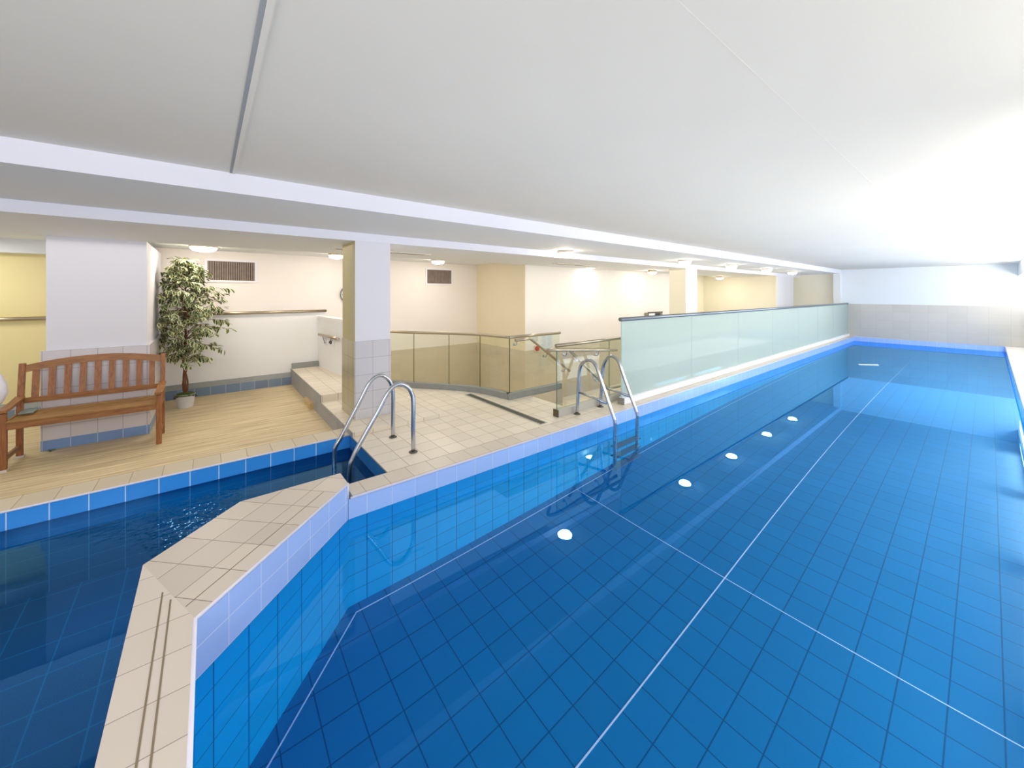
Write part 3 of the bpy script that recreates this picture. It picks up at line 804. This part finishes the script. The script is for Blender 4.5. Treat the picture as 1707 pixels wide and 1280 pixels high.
MB().beam((back_x(.43), yl, .425), (back_x(.43), yr, .425), .022, .055).build('lower_back_rail', TEAK, b, bevel=.002)
for k in range(9):
    u = (k + .85) / 9.7; y = yl + (yr - yl) * u
    zt = arch(u) - .02
    MB().beam((back_x(.44), y, .44), (back_x(zt), y, zt), .05, .014, (1, 0, 0)).build('back_slat', TEAKZ, b)
FOOT = paint('pale_foot_pad', 'd8cfc6', .5)
for x in (xf, xb):
    MB().box(x - .03, x + .03, yl - .03, yl + .03, ZP, ZP + .02).build('foot_pad', FOOT, b)

# white cloth hanging at the left end of the bench
cl = MB(); rows = []
prof = [(-.13, .17), (-.05, .16), (.03, .13), (.12, .11), (.22, .10), (.32, .11), (.4, .125), (.47, .16), (.55, .185), (.63, .18), (.71, .155), (.79, .115), (.86, .07), (.9, .02)]
for z, r in prof:
    ring = []
    for k in range(28):
        a = 2 * PI * k / 28
        q = r * (1 + .10 * math.sin(5 * a + z * 3) + .05 * math.sin(11 * a))
        ring.append(Vector((-6.08 + q * math.cos(a) * .75, -1.745 + q * math.sin(a), z)))
    rows.append(ring)
for i in range(len(rows) - 1):
    for k in range(28):
        j = (k + 1) % 28; cl.face([rows[i][k], rows[i][j], rows[i + 1][j], rows[i + 1][k]], smooth=True)
cl.face(rows[0][::-1]); cl.face(rows[-1])
tag(cl.build('draped_cloth', paint('white_cotton', 'efedf6', .9)), 'white draped cloth at the left end of the wooden bench, cut off by the frame', 'cloth')
m = MB().box(-6.08, -5.93, -1.46, -1.36, .329, .345)
tag(m.build('folded_cloth', paint('grey_green_cloth', '8d9a92', .8), bevel=.006), 'small grey folded cloth on the left end of the bench seat', 'cloth')

# ------------------------------------------------------------------ potted artificial tree
tx, ty = -7.33, -.26
t = thing('potted_tree', 'tall variegated ficus tree in a white pot against the half wall', 'potted tree', (tx, ty, ZP))
pot = MB().lathe([(0, ZP), (.088, ZP), (.092, ZP + .01), (.112, .045), (.118, .05), (.112, .052), (.102, .02), (0, .02)], (tx, ty, 0), 32).build('pot', paint('white_pot', 'e8e9ee', .35), t)
HND = paint('dark_handle', '3d3a36', .5)
for sgn in (1, -1):
    MB().tube(smooth_path([(tx + .02, ty + sgn * .112, .03), (tx + .05, ty + sgn * .125, .012), (tx + .08, ty + sgn * .085, .03)], 4), .006, 6).build('pot_handle', HND, pot)
m = MB(); seg = 20
for i in range(4):
    for k in range(seg):
        pass
mp_ = [(.0, .075), (.05, .072), (.09, .06), (.122, .045), (.115, .03)]
m.lathe(mp_, (tx, ty, 0), 24)
rnd = random.Random(3)
for k in range(220):
    a = rnd.random() * 2 * PI; r = .12 * math.sqrt(rnd.random()); z = .075 - r * .25
    c = Vector((tx + r * math.cos(a), ty + r * math.sin(a), z)); d = Vector((rnd.uniform(-1, 1), rnd.uniform(-1, 1), rnd.uniform(.2, 1))).normalized() * .02
    e = d.cross(Vector((rnd.uniform(-1, 1), rnd.uniform(-1, 1), .3))).normalized() * .007
    m.face([c - e, c + e, c + d])
m.build('moss', paint('green_moss', '5c6b35', .9, var=.2, scale=30), pot)
BARK = wood('brown_bark', '8a5a38', '5a3821', 'Z', 5, .8)
tr = MB()
tr.tube(smooth_path([(tx, ty, .04), (tx + .015, ty - .012, .3), (tx, ty, .5), (tx - .005, ty + .003, 1.0), (tx, ty, 1.5), (tx + .004, ty + .004, 1.98)], 8), [.022 - .016 * (i / 40) for i in range(41)], 9)
for ph in (0, PI):
    pts = [(tx + .026 * math.cos(ph + z * 9), ty + .026 * math.sin(ph + z * 9) * (1 if z < .6 else .6), z) for z in [.04 + .04 * i for i in range(16)]]
    tr.tube(pts, .012, 7)
trunk = tr.build('trunk', BARK, t)
br = MB(); lf = MB()
def leaf(c, d, up, L, W):
    d = d.normalized(); s_ = d.cross(up)
    if s_.length < .05: s_ = d.cross(Vector((1, 0, 0)))
    s_.normalize(); n = s_.cross(d)
    prof_ = [(0, 0), (.2, .6), (.5, 1.), (.8, .6), (1, 0)]
    mid = [c + d * L * u - n * (L * .25 * u * u) for u, _ in prof_]
    lft = [mid[i] + s_ * W * w + n * W * .25 * w for i, (u, w) in enumerate(prof_)]
    rgt = [mid[i] - s_ * W * w + n * W * .25 * w for i, (u, w) in enumerate(prof_)]
    rnd_ = random.random()
    for i in range(4):
        for side, sg in ((lft, 1), (rgt, -1)):
            if i == 0: fp = [mid[0], side[1], mid[1]]; uvs = [(1.0, rnd_), (1., rnd_), (0, rnd_)]
            elif i == 3: fp = [mid[3], side[3], mid[4]]; uvs = [(0, rnd_), (1., rnd_), (1.0, rnd_)]
            else: fp = [mid[i], side[i], side[i + 1], mid[i + 1]]; uvs = [(0, rnd_), (1., rnd_), (1., rnd_), (0, rnd_)]
            if sg < 0: fp = fp[::-1]; uvs = uvs[::-1]
            lf.face(fp, uv=uvs)
rnd = random.Random(11)
def half(z):
    P_ = [(.42, .10), (.6, .2), (.8, .32), (1.0, .43), (1.25, .45), (1.5, .41), (1.7, .33), (1.85, .2), (1.95, .13), (2.06, .05)]
    for (a, p), (b_, q) in zip(P_, P_[1:]):
        if a <= z <= b_: return p + (q - p) * (z - a) / (b_ - a)
    return .1
nb = 108
for k in range(nb):
    z0 = .42 + 1.5 * ((k + .5) / nb) ** .85
    a = k * 2.4 + rnd.uniform(-.4, .4)
    zt = min(2.05, z0 + rnd.uniform(.05, .22))
    Rr = half(min(zt, 2.05)) * rnd.uniform(.7, 1.12)
    d = Vector((math.cos(a), math.sin(a), 0))
    # keep clear of the column on the near-left side
    p0 = Vector((tx, ty, z0)); p1 = p0 + d * Rr * .5 + Vector((0, 0, (zt - z0) * .8)); p2 = p0 + d * Rr + Vector((0, 0, (zt - z0) * (.9 - .5 * rnd.random())))
    if p2.y < -.50 and p2.x > -8.0: p2.y = max(p2.y, -.52 if abs(p2.x - tx) < .5 else p2.y)
    p2.x = max(p2.x, -7.93); p1.x = max(p1.x, -7.9)
    pts = smooth_path([p0, p1, p2], 5)
    br.tube(pts, [.006 - .004 * i / (len(pts) - 1) for i in range(len(pts))], 5)
    for tw in range(4):
        i = rnd.randint(3, len(pts) - 1)
        c = pts[i]
        td = (d * rnd.uniform(.2, 1) + Vector((rnd.uniform(-1, 1), rnd.uniform(-1, 1), rnd.uniform(-.6, .5)))).normalized()
        tl = rnd.uniform(.07, .15)
        for q in range(6):
            cc = c + td * tl * (q / 5)
            if cc.y < -.535: cc.y = -.535 + rnd.uniform(0, .03)
            ld = (td * .6 + Vector((rnd.uniform(-1, 1), rnd.uniform(-1, 1), rnd.uniform(-.9, .25)))).normalized()
            if cc.y < -.50: ld.y = abs(ld.y)
            leaf(cc, ld, Vector((rnd.uniform(-.3, .3), rnd.uniform(-.3, .3), 1)), rnd.uniform(.068, .1), rnd.uniform(.019, .028))
for k in range(40):
    z = rnd.uniform(1.85, 2.03); a = rnd.random() * 2 * PI
    leaf(Vector((tx + .05 * math.cos(a), ty + .05 * math.sin(a), z)), Vector((math.cos(a), math.sin(a), rnd.uniform(-.3, .5))), Vector((0, 0, 1)), .07, .02)
br.build('branches', BARK, t)
def leaf_mat():
    m, nt, out = newmat('variegated_leaf')
    uv = nt.nodes.new('ShaderNodeUVMap'); s_ = nt.nodes.new('ShaderNodeSeparateXYZ'); nt.links.new(uv.outputs[0], s_.inputs[0])
    g = mixc(nt, s_.outputs[1], lin('38532a'), lin('6f8442'))
    e = math_(nt, 'GREATER_THAN', s_.outputs[0], .62)
    c = mixc(nt, e, g, lin('e9e6bd'))
    bsdf(nt, out, c, .45)
    return m
lf.build('foliage', leaf_mat(), t, merge=False)

# ------------------------------------------------------------------ lights
def area(name, loc, rot, sx, sy, power, color=(1, 1, 1)):
    l = bpy.data.lights.new(name, 'AREA'); l.shape = 'RECTANGLE'; l.size = sx; l.size_y = sy; l.energy = power; l.color = color
    o = bpy.data.objects.new(name, l); COL.objects.link(o); o.location = loc; o.rotation_euler = rot
    return o
def point(name, loc, power, color, r=.1):
    l = bpy.data.lights.new(name, 'POINT'); l.energy = power; l.color = color; l.shadow_soft_size = r
    o = bpy.data.objects.new(name, l); COL.objects.link(o); o.location = loc
    return o
# wall washers under the right-hand beam, facing the pool
for y in (5.5, 9.5, 13.5, 16.5):
    area('wall_washer', (1.08, y, 1.6), (0, math.radians(90), 0), .5, 2.2, 45, (1, .98, .95))
WARM = (1, .96, .89)
for y, p in ((1.0, 14), (4.5, 24), (8.0, 32), (11.5, 40), (15.0, 34)):
    area('wall_washer', (.515, y, 2.18), (0, math.radians(95), 0), .25, 3.0, p, (1, .99, .97))
# fill lights added below the water to brighten the pool tiles
area('pool_fill', (.27, 4.6, -.75), (0, math.radians(90), 0), .5, 8.4, 52, (.95, .98, 1))
area('pool_fill', (-.5, 13.0, ZW - .02), (0, 0, 0), 1.2, 8, 110, (.95, .98, 1))
area('pool_fill', (-3.75, -.4, ZW2 - .02), (0, 0, 0), .8, 1.6, 5, (.95, .98, 1))
# fill added over the water, facing up to brighten the ceiling
area('ceiling_fill', (-.9, 7.5, -.1), (math.radians(180), 0, 0), 1.6, 15, 125, (1, .99, .96))
# unseen soft fill added under the low soffits to brighten corridor and deck
area('corridor_fill', (-5.2, 8.0, 2.1), (0, 0, 0), 1.2, 7, 18, WARM)
area('corridor_fill', (-5.8, 13.6, 2.1), (0, 0, 0), .8, 2.4, 16, WARM)
area('corridor_fill', (-7.2, -2.4, 2.2), (0, 0, 0), .5, .5, 14, WARM)
area('soffit_fill', (-5.45, .7, 2.1), (0, 0, 0), 1.5, 7.6, 26, (1, .98, .94))
# fill from the camera end of the hall
area('hall_fill', (-.5, -2.6, 1.7), (math.radians(80), 0, math.radians(25)), 2.5, 1.4, 16, (1, .98, .96))
area('hall_fill', (.4, -1.5, 1.9), (math.radians(80), 0, math.radians(72)), 1.6, .8, 46, (.97, .97, 1))

w = bpy.data.worlds.new('World'); SC.world = w; w.use_nodes = True
bg = w.node_tree.nodes['Background']; bg.inputs[0].default_value = (1, .985, .96, 1); bg.inputs[1].default_value = .6

# ------------------------------------------------------------------ camera
cam = bpy.data.cameras.new('camera'); co = bpy.data.objects.new('camera', cam); COL.objects.link(co)
co.location = (0, 0, 1.52); co.rotation_euler = (PI / 2, 0, math.radians(51.3947))
cam.sensor_fit = 'HORIZONTAL'; cam.sensor_width = 36; cam.lens = 634.361 / 1707 * 36
cam.shift_y = (489 - 640) / 1707; cam.clip_start = .02; cam.clip_end = 100
SC.camera = co
SC.view_settings.view_transform = 'Standard'; SC.view_settings.look = 'None'
SC.view_settings.exposure = 0; SC.view_settings.gamma = 1
SC.cycles.max_bounces = 14; SC.cycles.transparent_max_bounces = 16; SC.cycles.transmission_bounces = 10; SC.cycles.diffuse_bounces = 6
